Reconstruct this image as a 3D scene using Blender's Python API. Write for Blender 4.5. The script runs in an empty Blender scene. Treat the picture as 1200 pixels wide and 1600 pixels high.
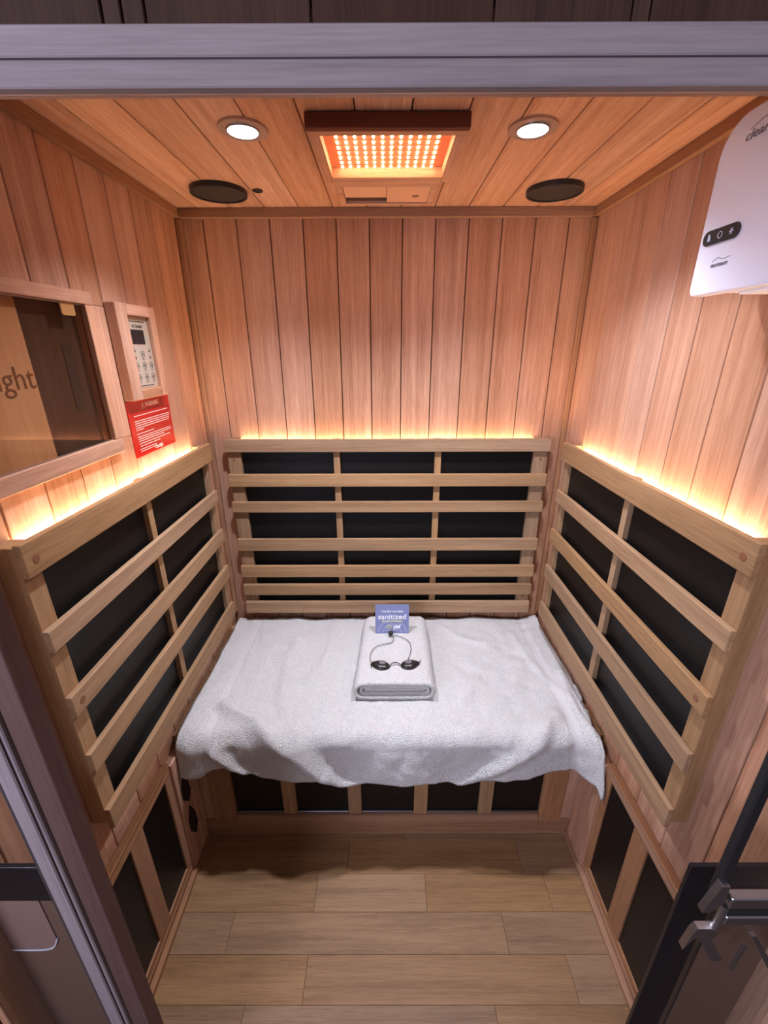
import bpy, bmesh, math, random
from mathutils import Vector, Matrix, noise
random.seed(7)
SC = bpy.context.scene
COL = SC.collection

# ------------------------------------------------------------------ camera
cam = bpy.data.cameras.new('camera'); cam_o = bpy.data.objects.new('camera', cam); COL.objects.link(cam_o)
cam.sensor_fit = 'VERTICAL'; cam.sensor_height = 24.0; cam.sensor_width = 18.0
cam.lens = 664.99 / 1600 * 24.0
cam.clip_start = 0.01
r = Vector((0.9999953, 0.0006311, -0.0029847)); u = Vector((0.0025605, 0.3582522, 0.9336213)); f = Vector((-0.0016585, 0.9336246, -0.3582489))
m = Matrix((r, u, -f)).transposed().to_4x4(); m.translation = Vector((-0.006656, 0, 1.4466))
cam_o.matrix_world = m
SC.camera = cam_o

# ------------------------------------------------------------------ world, exposure, the lamp of the room outside
SC.view_settings.view_transform = 'Standard'; SC.view_settings.look = 'None'
SC.view_settings.gamma = 1.0; SC.view_settings.use_curve_mapping = False
SC.view_settings.exposure = 1.33
W = bpy.data.worlds.new('world'); SC.world = W; W.use_nodes = True
bg = W.node_tree.nodes['Background']; bg.inputs[0].default_value = (0.80, 0.68, 0.76, 1); bg.inputs[1].default_value = 0.12
la = bpy.data.lights.new('outer_room_lamp', 'AREA'); la.shape = 'DISK'; la.size = 0.8; la.energy = 13.0; la.color = (0.70, 0.74, 1.0)
lo = bpy.data.objects.new('outer_room_lamp', la); COL.objects.link(lo); lo.location = (-0.95, -0.90, 1.38)
lo.rotation_euler = (Vector((0.1, 0.34, 1.5)) - lo.location).to_track_quat('-Z', 'Y').to_euler()

SPOT_W = 19.0          # each ceiling downlight
STRIP_E = 32.0         # warm strips behind the backrests
LED_E = 22.0           # red light panel diodes

# ------------------------------------------------------------------ materials
def lin(c):
    c = c / 255.0
    return c / 12.92 if c <= 0.04045 else ((c + 0.055) / 1.055) ** 2.4
def rgb(a, b, c): return (lin(a), lin(b), lin(c), 1.0)
def new_mat(n):
    mt = bpy.data.materials.new(n); mt.use_nodes = True
    nt = mt.node_tree; return mt, nt, nt.nodes['Principled BSDF']
def plain(n, col, rough=0.5, metal=0.0, spec=0.5, bump=0.0, bscale=200, emit=None, es=0):
    mt, nt, b = new_mat(n)
    b.inputs['Base Color'].default_value = col; b.inputs['Roughness'].default_value = rough
    b.inputs['Metallic'].default_value = metal; b.inputs['Specular IOR Level'].default_value = spec
    tc = nt.nodes.new('ShaderNodeTexCoord'); ns = nt.nodes.new('ShaderNodeTexNoise'); ns.inputs['Scale'].default_value = bscale
    nt.links.new(tc.outputs['Object'], ns.inputs['Vector'])
    if bump:
        bp = nt.nodes.new('ShaderNodeBump'); bp.inputs['Strength'].default_value = bump; bp.inputs['Distance'].default_value = 0.002
        nt.links.new(ns.outputs['Fac'], bp.inputs['Height']); nt.links.new(bp.outputs['Normal'], b.inputs['Normal'])
    else:
        mr = nt.nodes.new('ShaderNodeMapRange'); mr.inputs['To Min'].default_value = max(0, rough - 0.05); mr.inputs['To Max'].default_value = min(1, rough + 0.05)
        nt.links.new(ns.outputs['Fac'], mr.inputs['Value']); nt.links.new(mr.outputs['Result'], b.inputs['Roughness'])
    if emit:
        b.inputs['Emission Color'].default_value = emit; b.inputs['Emission Strength'].default_value = es
    return mt
def wood(n, dark, light, axis, rough=0.66, vary=0.09, spec=0.2, stretch=1.0):
    mt, nt, b = new_mat(n); N = nt.nodes; L = nt.links
    tc = N.new('ShaderNodeTexCoord'); oi = N.new('ShaderNodeObjectInfo')
    off = N.new('ShaderNodeVectorMath'); off.operation = 'MULTIPLY_ADD'
    cx = N.new('ShaderNodeCombineXYZ')
    for k, mul in enumerate((17.3, 31.7, 9.1)):
        mm = N.new('ShaderNodeMath'); mm.operation = 'MULTIPLY'; mm.inputs[1].default_value = mul
        L.new(oi.outputs['Random'], mm.inputs[0]); L.new(mm.outputs[0], cx.inputs[k])
    add = N.new('ShaderNodeVectorMath'); add.operation = 'ADD'
    L.new(tc.outputs['Object'], add.inputs[0]); L.new(cx.outputs[0], add.inputs[1])
    def layer(across, along, detail, rgh=0.6, dist=0.0):
        mp = N.new('ShaderNodeMapping'); s = [across] * 3; s[axis] = along; mp.inputs['Scale'].default_value = s
        L.new(add.outputs[0], mp.inputs['Vector'])
        ns = N.new('ShaderNodeTexNoise'); ns.inputs['Scale'].default_value = 1.0; ns.inputs['Detail'].default_value = detail
        ns.inputs['Roughness'].default_value = rgh; ns.inputs['Distortion'].default_value = dist
        L.new(mp.outputs[0], ns.inputs['Vector']); return ns.outputs['Fac']
    a = layer(34 * stretch, 1.3, 3, 0.6, 0.6)      # broad figure
    c = layer(190, 5.0, 4, 0.7, 0.2)               # fine grain
    d = layer(620, 22, 2, 0.6)                     # pores
    m1 = N.new('ShaderNodeMix'); m1.inputs[0].default_value = 0.45; L.new(a, m1.inputs[2]); L.new(c, m1.inputs[3])
    m2 = N.new('ShaderNodeMix'); m2.inputs[0].default_value = 0.28; L.new(m1.outputs[0], m2.inputs[2]); L.new(d, m2.inputs[3])
    cr = N.new('ShaderNodeValToRGB'); cr.color_ramp.elements[0].position = 0.36; cr.color_ramp.elements[0].color = dark
    cr.color_ramp.elements[1].position = 0.62; cr.color_ramp.elements[1].color = light
    L.new(m2.outputs[0], cr.inputs[0])
    hs = N.new('ShaderNodeHueSaturation')
    mv = N.new('ShaderNodeMapRange'); mv.inputs['To Min'].default_value = 1 - vary; mv.inputs['To Max'].default_value = 1 + vary
    fr = N.new('ShaderNodeMath'); fr.operation = 'FRACT'; mu = N.new('ShaderNodeMath'); mu.operation = 'MULTIPLY'; mu.inputs[1].default_value = 7.31
    L.new(oi.outputs['Random'], mu.inputs[0]); L.new(mu.outputs[0], fr.inputs[0]); L.new(fr.outputs[0], mv.inputs['Value']); L.new(mv.outputs[0], hs.inputs['Value'])
    ms = N.new('ShaderNodeMapRange'); ms.inputs['To Min'].default_value = 1.08; ms.inputs['To Max'].default_value = 0.92
    L.new(oi.outputs['Random'], ms.inputs['Value']); L.new(ms.outputs[0], hs.inputs['Saturation'])
    L.new(cr.outputs[0], hs.inputs['Color']); L.new(hs.outputs[0], b.inputs['Base Color'])
    b.inputs['Roughness'].default_value = rough; b.inputs['Specular IOR Level'].default_value = spec
    bp = N.new('ShaderNodeBump'); bp.inputs['Strength'].default_value = 0.25; bp.inputs['Distance'].default_value = 0.0012
    L.new(m2.outputs[0], bp.inputs['Height']); L.new(bp.outputs['Normal'], b.inputs['Normal'])
    return mt
WD, WL = rgb(164, 116, 88), rgb(208, 163, 133)
wood_x = wood('cedar grain across', WD, WL, 0); wood_y = wood('cedar grain deep', WD, WL, 1); wood_z = wood('cedar grain upright', WD, WL, 2)
SD, SL = rgb(136, 104, 74), rgb(180, 144, 106)
slat_x = wood('slat grain across', SD, SL, 0); slat_y = wood('slat grain deep', SD, SL, 1); slat_z = wood('slat grain upright', SD, SL, 2)
floor_m = wood('floor grain', rgb(118, 88, 60), rgb(162, 126, 90), 0, rough=0.5, vary=0.025, stretch=0.5)
groove_m = plain('dark groove', rgb(70, 36, 24), 0.8)
grey_x = wood('grey stained grain across', rgb(122, 108, 108), rgb(146, 132, 132), 0, vary=0.06)
grey_z = wood('grey stained grain upright', rgb(122, 108, 108), rgb(146, 132, 132), 2, vary=0.06)
post_brown = wood('purple brown grain upright', rgb(80, 58, 53), rgb(98, 74, 67), 2, vary=0.02)
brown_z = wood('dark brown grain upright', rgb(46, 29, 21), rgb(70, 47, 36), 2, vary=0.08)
dark_x = wood('board darkened as unlit', rgb(92, 50, 36), rgb(116, 66, 48), 0, vary=0.03)  # wood colour with the shade of an unlit face painted in
trim_x = wood('trim across', rgb(136, 96, 70), rgb(176, 132, 98), 0); trim_y = wood('trim deep', rgb(136, 96, 70), rgb(176, 132, 98), 1); trim_z = wood('trim upright', rgb(136, 96, 70), rgb(176, 132, 98), 2)
black_m = plain('black plastic', (0.012, 0.012, 0.013, 1), 0.45)
speaker_m = plain('speaker grille', (0.02, 0.017, 0.016, 1), 0.6, bump=0.5, bscale=900)
frit_m = plain('black frit', (0.006, 0.006, 0.009, 1), 0.3)
steel_m = plain('brushed steel', (0.45, 0.44, 0.46, 1), 0.35, metal=1.0)
nickel_m = plain('nickel ring', (0.55, 0.47, 0.42, 1), 0.35, metal=0.9)
white_m = plain('white plastic', rgb(228, 230, 242), 0.5)
cream_m = plain('cream panel', rgb(180, 166, 146), 0.4)
ink_m = plain('dark ink', rgb(60, 45, 40), 0.6)
red_m = plain('red enamel', rgb(186, 26, 18), 0.22, spec=0.6)
wink_m = plain('white ink', rgb(240, 205, 195), 0.5)
blue_m = plain('blue card', rgb(128, 136, 176), 0.5); blue2_m = plain('pale blue print', rgb(150, 156, 194), 0.5)
white_ink = plain('pure white ink', rgb(245, 245, 250), 0.5); yel_ink = plain('pale yellow ink', rgb(232, 230, 180), 0.5)
brown_ink = plain('brown ink', rgb(112, 70, 40), 0.6)
gold_m = plain('brass clip', rgb(190, 145, 90), 0.35, metal=0.4)
tan_m = wood('tan board', rgb(184, 142, 102), rgb(204, 164, 122), 2, vary=0.02)
brown_m = plain('brown floor reflection and lining', rgb(118, 88, 70), 0.55, bump=0.2)  # outer floor's reflection as plain brown; also lines the cabinet recess
pink_m = plain('pinkish tan reflection', rgb(150, 116, 104), 0.6, bump=0.2)  # colour of a reflection in the left side glass
carpet_m = plain('outer floor', rgb(92, 74, 62), 0.8, bump=0.4)
pale_m = plain('pale lid wood', rgb(214, 164, 134), 0.5)
pcb_m = plain('red diode board', rgb(214, 124, 84), 0.45)
goggle_m = plain('goggle shell', (0.022, 0.018, 0.015, 1), 0.3)
lens_m = plain('goggle lens', rgb(112, 110, 110), 0.6)
plug_m = plain('wood plug', rgb(134, 88, 56), 0.6)
spot_e = plain('downlight lens', (1, 1, 1, 1), 0.3, emit=(0.86, 0.88, 1.0, 1), es=14)
strip_e = plain('warm strip', (1, 1, 1, 1), 0.5, emit=(1.0, 0.67, 0.40, 1), es=STRIP_E)
led_e = plain('diode', (1, 1, 1, 1), 0.3, emit=(1.0, 0.62, 0.34, 1), es=LED_E)
# woven cover over the heater
def mesh_mat():
    mt, nt, b = new_mat('black woven cover'); N = nt.nodes; L = nt.links
    b.inputs['Base Color'].default_value = (0.006, 0.005, 0.005, 1); b.inputs['Roughness'].default_value = 0.38; b.inputs['Specular IOR Level'].default_value = 0.28
    tc = N.new('ShaderNodeTexCoord'); hs = []
    for ax in range(2):
        wv = N.new('ShaderNodeTexWave'); wv.inputs['Scale'].default_value = 120
        mp = N.new('ShaderNodeMapping'); mp.inputs['Rotation'].default_value = (0.8, 0.8, 0.785 * (1 if ax else -1))
        L.new(tc.outputs['Object'], mp.inputs['Vector']); L.new(mp.outputs[0], wv.inputs['Vector']); hs.append(wv.outputs['Fac'])
    mm = N.new('ShaderNodeMath'); mm.operation = 'MULTIPLY'; L.new(hs[0], mm.inputs[0]); L.new(hs[1], mm.inputs[1])
    bp = N.new('ShaderNodeBump'); bp.inputs['Strength'].default_value = 0.35; bp.inputs['Distance'].default_value = 0.001
    L.new(mm.outputs[0], bp.inputs['Height']); L.new(bp.outputs['Normal'], b.inputs['Normal'])
    return mt
cover_m = mesh_mat()
def glass_mat(n, tint, refl, rough=0.01):
    mt = bpy.data.materials.new(n); mt.use_nodes = True; nt = mt.node_tree; nt.nodes.clear()
    o = nt.nodes.new('ShaderNodeOutputMaterial'); mx = nt.nodes.new('ShaderNodeMixShader'); t = nt.nodes.new('ShaderNodeBsdfTransparent'); g = nt.nodes.new('ShaderNodeBsdfGlossy')
    lw = nt.nodes.new('ShaderNodeLayerWeight'); lw.inputs['Blend'].default_value = 0.5
    fr = nt.nodes.new('ShaderNodeMath'); fr.operation = 'POWER'; fr.inputs[1].default_value = 5.0; nt.links.new(lw.outputs['Facing'], fr.inputs[0])
    mr = nt.nodes.new('ShaderNodeMath'); mr.operation = 'MULTIPLY_ADD'; mr.inputs[1].default_value = 0.9; mr.inputs[2].default_value = refl; mr.use_clamp = True
    t.inputs[0].default_value = tint; g.inputs['Roughness'].default_value = rough
    nt.links.new(fr.outputs[0], mr.inputs[0]); nt.links.new(mr.outputs[0], mx.inputs[0]); nt.links.new(t.outputs[0], mx.inputs[1]); nt.links.new(g.outputs[0], mx.inputs[2]); nt.links.new(mx.outputs[0], o.inputs[0])
    return mt
clear_m = glass_mat('clear glass', (0.95, 0.96, 0.96, 1), 0.03)
smoke_m = glass_mat('tinted glass', (0.92, 0.86, 0.80, 1), 0.035)
def terry(n, col, band=False):
    mt, nt, b = new_mat(n); N = nt.nodes; L = nt.links
    b.inputs['Roughness'].default_value = 1.0; b.inputs['Specular IOR Level'].default_value = 0.1
    b.inputs['Sheen Weight'].default_value = 0.25
    tc = N.new('ShaderNodeTexCoord')
    n1 = N.new('ShaderNodeTexVoronoi'); n1.inputs['Scale'].default_value = 400
    n2 = N.new('ShaderNodeTexNoise'); n2.inputs['Scale'].default_value = 260; n2.inputs['Detail'].default_value = 4
    L.new(tc.outputs['Object'], n1.inputs['Vector']); L.new(tc.outputs['Object'], n2.inputs['Vector'])
    ad = N.new('ShaderNodeMath'); ad.operation = 'ADD'; L.new(n1.outputs['Distance'], ad.inputs[0]); L.new(n2.outputs['Fac'], ad.inputs[1])
    bp = N.new('ShaderNodeBump'); bp.inputs['Strength'].default_value = 0.12 if band else 0.9; bp.inputs['Distance'].default_value = 0.0032
    L.new(ad.outputs[0], bp.inputs['Height']); L.new(bp.outputs['Normal'], b.inputs['Normal'])
    cr = N.new('ShaderNodeValToRGB'); k = 0.9 if band else 0.66
    cr.color_ramp.elements[0].position = 0.55; cr.color_ramp.elements[0].color = (col[0] * k, col[1] * k, col[2] * k, 1); cr.color_ramp.elements[1].position = 1.0; cr.color_ramp.elements[1].color = col
    L.new(ad.outputs[0], cr.inputs[0]); L.new(cr.outputs[0], b.inputs['Base Color'])
    return mt
terry_m = terry('white terry', rgb(228, 226, 220)); band_m = terry('woven towel band', rgb(206, 204, 200), True)

# ------------------------------------------------------------------ helpers
def setp(o, label=None, cat=None, group=None, kind=None):
    if label: o['label'] = label
    if cat: o['category'] = cat
    if group: o['group'] = group
    if kind: o['kind'] = kind
    return o
def wloc(o):
    v = Vector((0, 0, 0))
    while o: v += o.location; o = o.parent
    return v
def obj(name, bm, mats, parent=None, label=None, smooth=False):
    """link a bmesh given in world coordinates as one mesh object (origin at its middle)"""
    bm.normal_update()
    if not bm.verts: bm.free(); return None
    lo_ = Vector((min(v.co[k] for v in bm.verts) for k in range(3))); hi_ = Vector((max(v.co[k] for v in bm.verts) for k in range(3)))
    c = (lo_ + hi_) / 2
    bmesh.ops.translate(bm, verts=bm.verts, vec=-c)
    me = bpy.data.meshes.new(name); bm.to_mesh(me); bm.free()
    for q in (mats if isinstance(mats, (list, tuple)) else [mats]): me.materials.append(q)
    if smooth:
        for p in me.polygons: p.use_smooth = True
    o = bpy.data.objects.new(name, me); COL.objects.link(o)
    if parent: o.parent = parent; o.location = c - wloc(parent)
    else: o.location = c
    if label: o['label'] = label
    return o
def empty(name, loc, label, cat, group=None, kind=None):
    o = bpy.data.objects.new(name, None); COL.objects.link(o); o.location = loc; o.empty_display_size = 0.05
    return setp(o, label, cat, group, kind)
def bx(x0, x1, y0, y1, z0, z1, bev=0.0, bm=None, seg=1):
    own = bmesh.new()
    bmesh.ops.create_cube(own, size=1)
    for v in own.verts:
        v.co = Vector(((x0 + x1) / 2 + v.co.x * abs(x1 - x0), (y0 + y1) / 2 + v.co.y * abs(y1 - y0), (z0 + z1) / 2 + v.co.z * abs(z1 - z0)))
    if bev: bmesh.ops.bevel(own, geom=list(own.edges), offset=bev, segments=seg, affect='EDGES', profile=0.5)
    if bm is None: return own
    tmp = bpy.data.meshes.new('t'); own.to_mesh(tmp); own.free(); bm.from_mesh(tmp); bpy.data.meshes.remove(tmp)
    return bm
def cyl(c, rad, h, axis='z', seg=40, rad2=None, bm=None, bev=0.0):
    own = bmesh.new()
    bmesh.ops.create_cone(own, cap_ends=True, segments=seg, radius1=rad, radius2=rad if rad2 is None else rad2, depth=h)
    if bev: bmesh.ops.bevel(own, geom=[e for e in own.edges if abs(e.verts[0].co.z - e.verts[1].co.z) < 1e-6], offset=bev, segments=2, affect='EDGES')
    if axis == 'x': bmesh.ops.rotate(own, verts=own.verts, matrix=Matrix.Rotation(math.pi / 2, 3, 'Y'))
    if axis == 'y': bmesh.ops.rotate(own, verts=own.verts, matrix=Matrix.Rotation(math.pi / 2, 3, 'X'))
    bmesh.ops.translate(own, verts=own.verts, vec=Vector(c))
    if bm is None: return own
    tmp = bpy.data.meshes.new('t'); own.to_mesh(tmp); own.free(); bm.from_mesh(tmp); bpy.data.meshes.remove(tmp)
    return bm
def ring(c, ro, ri, z0, z1, seg=48):
    """flat ring (axis z) between heights, closed"""
    bm = bmesh.new(); prof = [(ro, z1), (ro, z0), (ri, z0), (ri, z1)]; rows = []
    for k in range(seg):
        a = 2 * math.pi * k / seg
        rows.append([bm.verts.new((c[0] + p * math.cos(a), c[1] + p * math.sin(a), zz)) for p, zz in prof])
    for k in range(seg):
        A, B = rows[k], rows[(k + 1) % seg]
        for j in range(4): bm.faces.new((A[j], B[j], B[(j + 1) % 4], A[(j + 1) % 4]))
    bmesh.ops.recalc_face_normals(bm, faces=bm.faces); return bm
def prism(pts, t, origin, ex, ey, ez, bm=None, hole=None):
    """extrude a 2D outline (in ex, ey) by t along ez"""
    bm = bm or bmesh.new(); ex, ey, ez, origin = Vector(ex), Vector(ey), Vector(ez), Vector(origin)
    a = [bm.verts.new(origin + ex * p[0] + ey * p[1]) for p in pts]; b = [bm.verts.new(origin + ex * p[0] + ey * p[1] + ez * t) for p in pts]
    n = len(pts)
    fs = [bm.faces.new(a[::-1]), bm.faces.new(b)]
    for k in range(n): fs.append(bm.faces.new((a[k], a[(k + 1) % n], b[(k + 1) % n], b[k])))
    bmesh.ops.recalc_face_normals(bm, faces=fs)
    return bm
def rrect(x0, x1, y0, y1, rr, seg=8):
    """rounded rectangle outline; rr = radii for corners (x1,y1),(x0,y1),(x0,y0),(x1,y0)"""
    if not isinstance(rr, (tuple, list)): rr = (rr,) * 4
    o = []
    for (cx_, cy_, a0, q) in ((x1 - rr[0], y1 - rr[0], 0, rr[0]), (x0 + rr[1], y1 - rr[1], 90, rr[1]), (x0 + rr[2], y0 + rr[2], 180, rr[2]), (x1 - rr[3], y0 + rr[3], 270, rr[3])):
        for k in range(seg + 1):
            a = math.radians(a0 + 90 * k / seg); o.append((cx_ + q * math.cos(a), cy_ + q * math.sin(a)))
    return o
def tube(pts, rad, seg=8, bm=None):
    bm = bm or bmesh.new(); pts = [Vector(p) for p in pts]; rows = []
    for k, p in enumerate(pts):
        t = (pts[min(k + 1, len(pts) - 1)] - pts[max(k - 1, 0)]).normalized()
        s = t.cross(Vector((0, 0, 1))); s = s.normalized() if s.length > 1e-4 else Vector((1, 0, 0)); w = s.cross(t)
        rows.append([bm.verts.new(p + (s * math.cos(2 * math.pi * j / seg) + w * math.sin(2 * math.pi * j / seg)) * rad) for j in range(seg)])
    for k in range(len(rows) - 1):
        for j in range(seg): bm.faces.new((rows[k][j], rows[k][(j + 1) % seg], rows[k + 1][(j + 1) % seg], rows[k + 1][j]))
    bm.faces.new(rows[0][::-1]); bm.faces.new(rows[-1]); bmesh.ops.recalc_face_normals(bm, faces=bm.faces)
    return bm
def spline(pts, n=8):
    P = [Vector(p) for p in pts]; out = []
    for k in range(len(P) - 1):
        a, b, c, d = P[max(k - 1, 0)], P[k], P[k + 1], P[min(k + 2, len(P) - 1)]
        for j in range(n):
            t = j / n; out.append(0.5 * ((2 * b) + (c - a) * t + (2 * a - 5 * b + 4 * c - d) * t * t + (3 * b - a - 3 * c + d) * t ** 3))
    out.append(P[-1]); return out
def text(name, body, size, loc, ex, ey, mat, parent, bold=0.0, align='CENTER', ext=0.0003, width=None, label=None, shear=0.0):
    cu = bpy.data.curves.new('t', 'FONT'); cu.body = body; cu.size = size; cu.align_x = align; cu.align_y = 'CENTER'; cu.extrude = ext; cu.offset = bold; cu.shear = shear
    cu.resolution_u = 3
    to = bpy.data.objects.new('t', cu); COL.objects.link(to); dg = bpy.context.evaluated_depsgraph_get(); dg.update()
    me = bpy.data.meshes.new_from_object(to.evaluated_get(dg)); bpy.data.objects.remove(to); bpy.data.curves.remove(cu)
    ex, ey = Vector(ex), Vector(ey); ez = ex.cross(ey); sx = 1.0
    if width:
        w_ = max(v.co.x for v in me.vertices) - min(v.co.x for v in me.vertices); sx = width / w_
    for v in me.vertices: v.co = ex * v.co.x * sx + ey * v.co.y + ez * v.co.z
    me.materials.clear(); me.materials.append(mat)
    o = bpy.data.objects.new(name, me); COL.objects.link(o); o.parent = parent; o.location = Vector(loc) - wloc(parent)
    if label: o['label'] = label
    return o

HW, YB, YF, ZC = 0.59, 1.41, 0.33, 1.811
PIT = 0.0938
# ================================================================== SETTING
# floor
fl = setp(obj('floor', bx(-0.61, 0.61, YF, 1.43, -0.03, -0.012), groove_m), 'brown wooden floor of long boards running across the cabin', 'floor', kind='structure')
ys = [0.33, 0.433, 0.521, 0.611, 0.699, 0.79, 0.88, 0.93]
cuts = {0: [0.1], 1: [-0.34, 0.25], 2: [-0.205, 0.452], 3: [-0.42, 0.31], 4: [-0.205, 0.108, 0.455], 5: [-0.12, 0.4], 6: [0.05]}
for k in range(len(ys) - 1):
    xs = [-HW] + cuts.get(k, []) + [HW]
    for a, b in zip(xs, xs[1:]):
        obj('floor_board', bx(a + 0.0003, b - 0.0003, ys[k] + 0.0003, ys[k + 1] - 0.0003, -0.012, 0.0, 0.0005), floor_m, fl)
obj('floor_board', bx(-HW, HW, 0.931, 1.41, -0.012, 0.0, 0.0005), floor_m, fl)
setp(obj('floor', bx(-2.2, 2.2, -1.8, YF - 0.005, -0.09, -0.06), carpet_m), 'brown floor of the room outside the cabin door', 'floor', kind='structure')

# walls: a dark backing with upright boards on it
wb = setp(obj('wall_back', bx(-0.61, 0.61, 1.4225, 1.44, 0, 1.85), groove_m), 'back wall of upright reddish brown boards above the bench', 'wall', kind='structure')
sx = [-HW] + [-0.517 + PIT * k for k in range(12)] + [HW]
for a, b in zip(sx, sx[1:]):
    obj('plank', bx(a + 0.0014, b - 0.0014, 1.41, 1.422, 0.001, ZC - 0.001, 0.0012), wood_z, wb)
sy = [1.41] + [1.355 - 0.0937 * k for k in range(11)] + [YF]
# left wall has a recess (the cabinet) between y .47 and .90, z 1.262 and 1.532
NY0, NY1, NZ0, NZ1 = 0.47, 0.897, 1.262, 1.530
def left_back():
    bm = bx(-0.62, -0.6025, YF, NY0, 0, 1.85); bx(-0.62, -0.6025, NY1, 1.41, 0, 1.85, bm=bm)
    bx(-0.62, -0.6025, NY0, NY1, 0, NZ0, bm=bm); bx(-0.62, -0.6025, NY0, NY1, NZ1, 1.85, bm=bm); return bm
wl = setp(obj('wall_left', left_back(), groove_m), 'left wall of upright reddish brown boards with glazed recess', 'wall', kind='structure')
wr = setp(obj('wall_right', bx(0.6025, 0.62, YF, 1.41, 0, 1.85), groove_m), 'right wall of upright reddish brown boards behind the white unit', 'wall', kind='structure')
for hi, lo_y in zip(sy, sy[1:]):
    obj('plank', bx(0.59, 0.602, lo_y + 0.0014, hi - 0.0014, 0.001, ZC - 0.001, 0.0012), wood_z, wr)
    a, b = lo_y + 0.0014, hi - 0.0014
    if a > NY1 or b < NY0:
        obj('plank', bx(-0.602, -0.59, a, b, 0.001, ZC - 0.001, 0.0012), wood_z, wl)
    else:
        obj('plank', bx(-0.602, -0.59, a, b, 0.001, NZ0, 0.0012), wood_z, wl); obj('plank', bx(-0.602, -0.59, a, b, NZ1, ZC - 0.001, 0.0012), wood_z, wl)
        if b > NY1: obj('plank', bx(-0.602, -0.59, NY1, b, NZ0 + 0.0005, NZ1 - 0.0005, 0.001), wood_z, wl)
        if a < NY0: obj('plank', bx(-0.602, -0.59, a, NY0, NZ0 + 0.0005, NZ1 - 0.0005, 0.001), wood_z, wl)
# ceiling
ce = setp(obj('ceiling', bx(-0.61, 0.61, YF, 1.43, ZC + 0.0125, ZC + 0.03), groove_m), 'board ceiling with boards running front to back', 'ceiling', kind='structure')
cxs = [-HW] + [-0.523 + PIT * k for k in range(12)] + [HW]
for a, b in zip(cxs, cxs[1:]):
    obj('plank', bx(a + 0.001, b - 0.001, YF, 1.41, ZC, ZC + 0.012, 0.0012), wood_y, ce)
# crown trims, corner trims, base trims
def trim(name, bm, m_, lab): return setp(obj(name, bm, m_), lab, 'trim', kind='structure')
trim('trim_1', bx(-0.575, 0.575, 1.392, 1.4095, 1.7875, ZC - 0.0005, 0.001), trim_x, 'narrow wooden trim between ceiling and back wall')
trim('trim_2', bx(-0.5895, -0.576, YF, 1.4095, 1.7875, ZC - 0.0005, 0.001), trim_y, 'narrow wooden trim between ceiling and left wall')
trim('trim_3', bx(0.576, 0.5895, YF, 1.4095, 1.7875, ZC - 0.0005, 0.001), trim_y, 'narrow wooden trim between ceiling and right wall')
for s, n in ((-1, 'trim_4'), (1, 'trim_5')):
    x0, x1 = sorted((s * 0.5895, s * 0.574))
    trim(n, bx(x0, x1, 1.394, 1.4095, 0.50, 1.787, 0.003), trim_z, 'slim upright trim in the back %s corner' % ('left' if s < 0 else 'right'))
for s, n in ((-1, 'baseboard_left'), (1, 'baseboard_right')):
    x0, x1 = sorted((s * 0.5895, s * 0.561))
    bm = bx(x0, x1, YF, 0.899, 0.0005, 0.014, 0.001)
    x0, x1 = sorted((s * 0.5895, s * 0.574)); bx(x0, x1, YF, 0.80, 0.0145, 0.030, 0.001, bm)
    setp(obj(n, bm, trim_y), 'two stepped wooden base trim along the %s side of the floor' % ('left' if s < 0 else 'right'), 'baseboard', kind='structure')

# ------------------------------------------------ front wall: header beams, fascia, grey post
wf = setp(obj('wall_front', bx(-0.66, 0.66, 0.352, 0.372, 1.640, 1.85), groove_m), 'dark upper front wall above the grey door header', 'wall', kind='structure')
fx = [-0.66, -0.53, -0.4, -0.29, -0.176, -0.164, -0.150, -0.05, 0.06, 0.143, 0.154, 0.27, 0.4, 0.53, 0.66]
for a, b in zip(fx, fx[1:]):
    obj('plank', bx(a + 0.0007, b - 0.0007, 0.346, 0.3515, 1.628, 1.85, 0.0006), brown_z, wf)
hd = empty('header_beam', (0, 0.35, 1.597), 'long grey header beam of two stacked boards above the doorway', 'beam')
obj('upper_board', bx(-0.66, 0.66, 0.3385, 0.3455, 1.6118, 1.6270, 0.0008), grey_x, hd)
obj('lower_board', bx(-0.66, 0.66, 0.3385, 0.3455, 1.5972, 1.6108, 0.0008), grey_x, hd)
obj('soffit_board', bx(-0.589, 0.589, 0.346, 0.3515, 1.5972, 1.6265, 0.0005), wood_x, hd, 'warm brown inner board')

# door post, left
ps = empty('door_post', (-0.42, 0.35, 0), 'grey stepped door post at the bottom left of the doorway', 'post')
obj('outer_face', bx(-0.442, -0.4135, 0.338, 0.366, 0, 1.5965, 0.0015), grey_z, ps)
obj('bead', bx(-0.4245, -0.4185, 0.3345, 0.3378, 0, 1.5965, 0.0014), grey_z, ps)
obj('inner_face', bx(-0.413, -0.386, 0.343, 0.366, 0, 1.5965, 0.001), post_brown, ps, 'purple brown inner face')
obj('bright_edge', bx(-0.4455, -0.4425, 0.3385, 0.345, 0, 1.5965, 0.0005), steel_m, ps, 'bright metal edge strip')
# side panes
setp(obj('window_1', bx(-0.589, -0.446, 0.341, 0.347, 0.002, 1.5965), clear_m), 'clear glass side pane left of the grey post', 'window', kind='structure')
w2 = setp(obj('window_2', bx(0.4335, 0.589, 0.341, 0.347, 0.002, 1.5965), clear_m), 'clear glass side pane right of the doorway', 'window', kind='structure')
obj('seal', bx(0.419, 0.4332, 0.338, 0.349, 0.777, 1.5965, 0.002), black_m, w2, 'black rubber edge seal')
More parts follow.
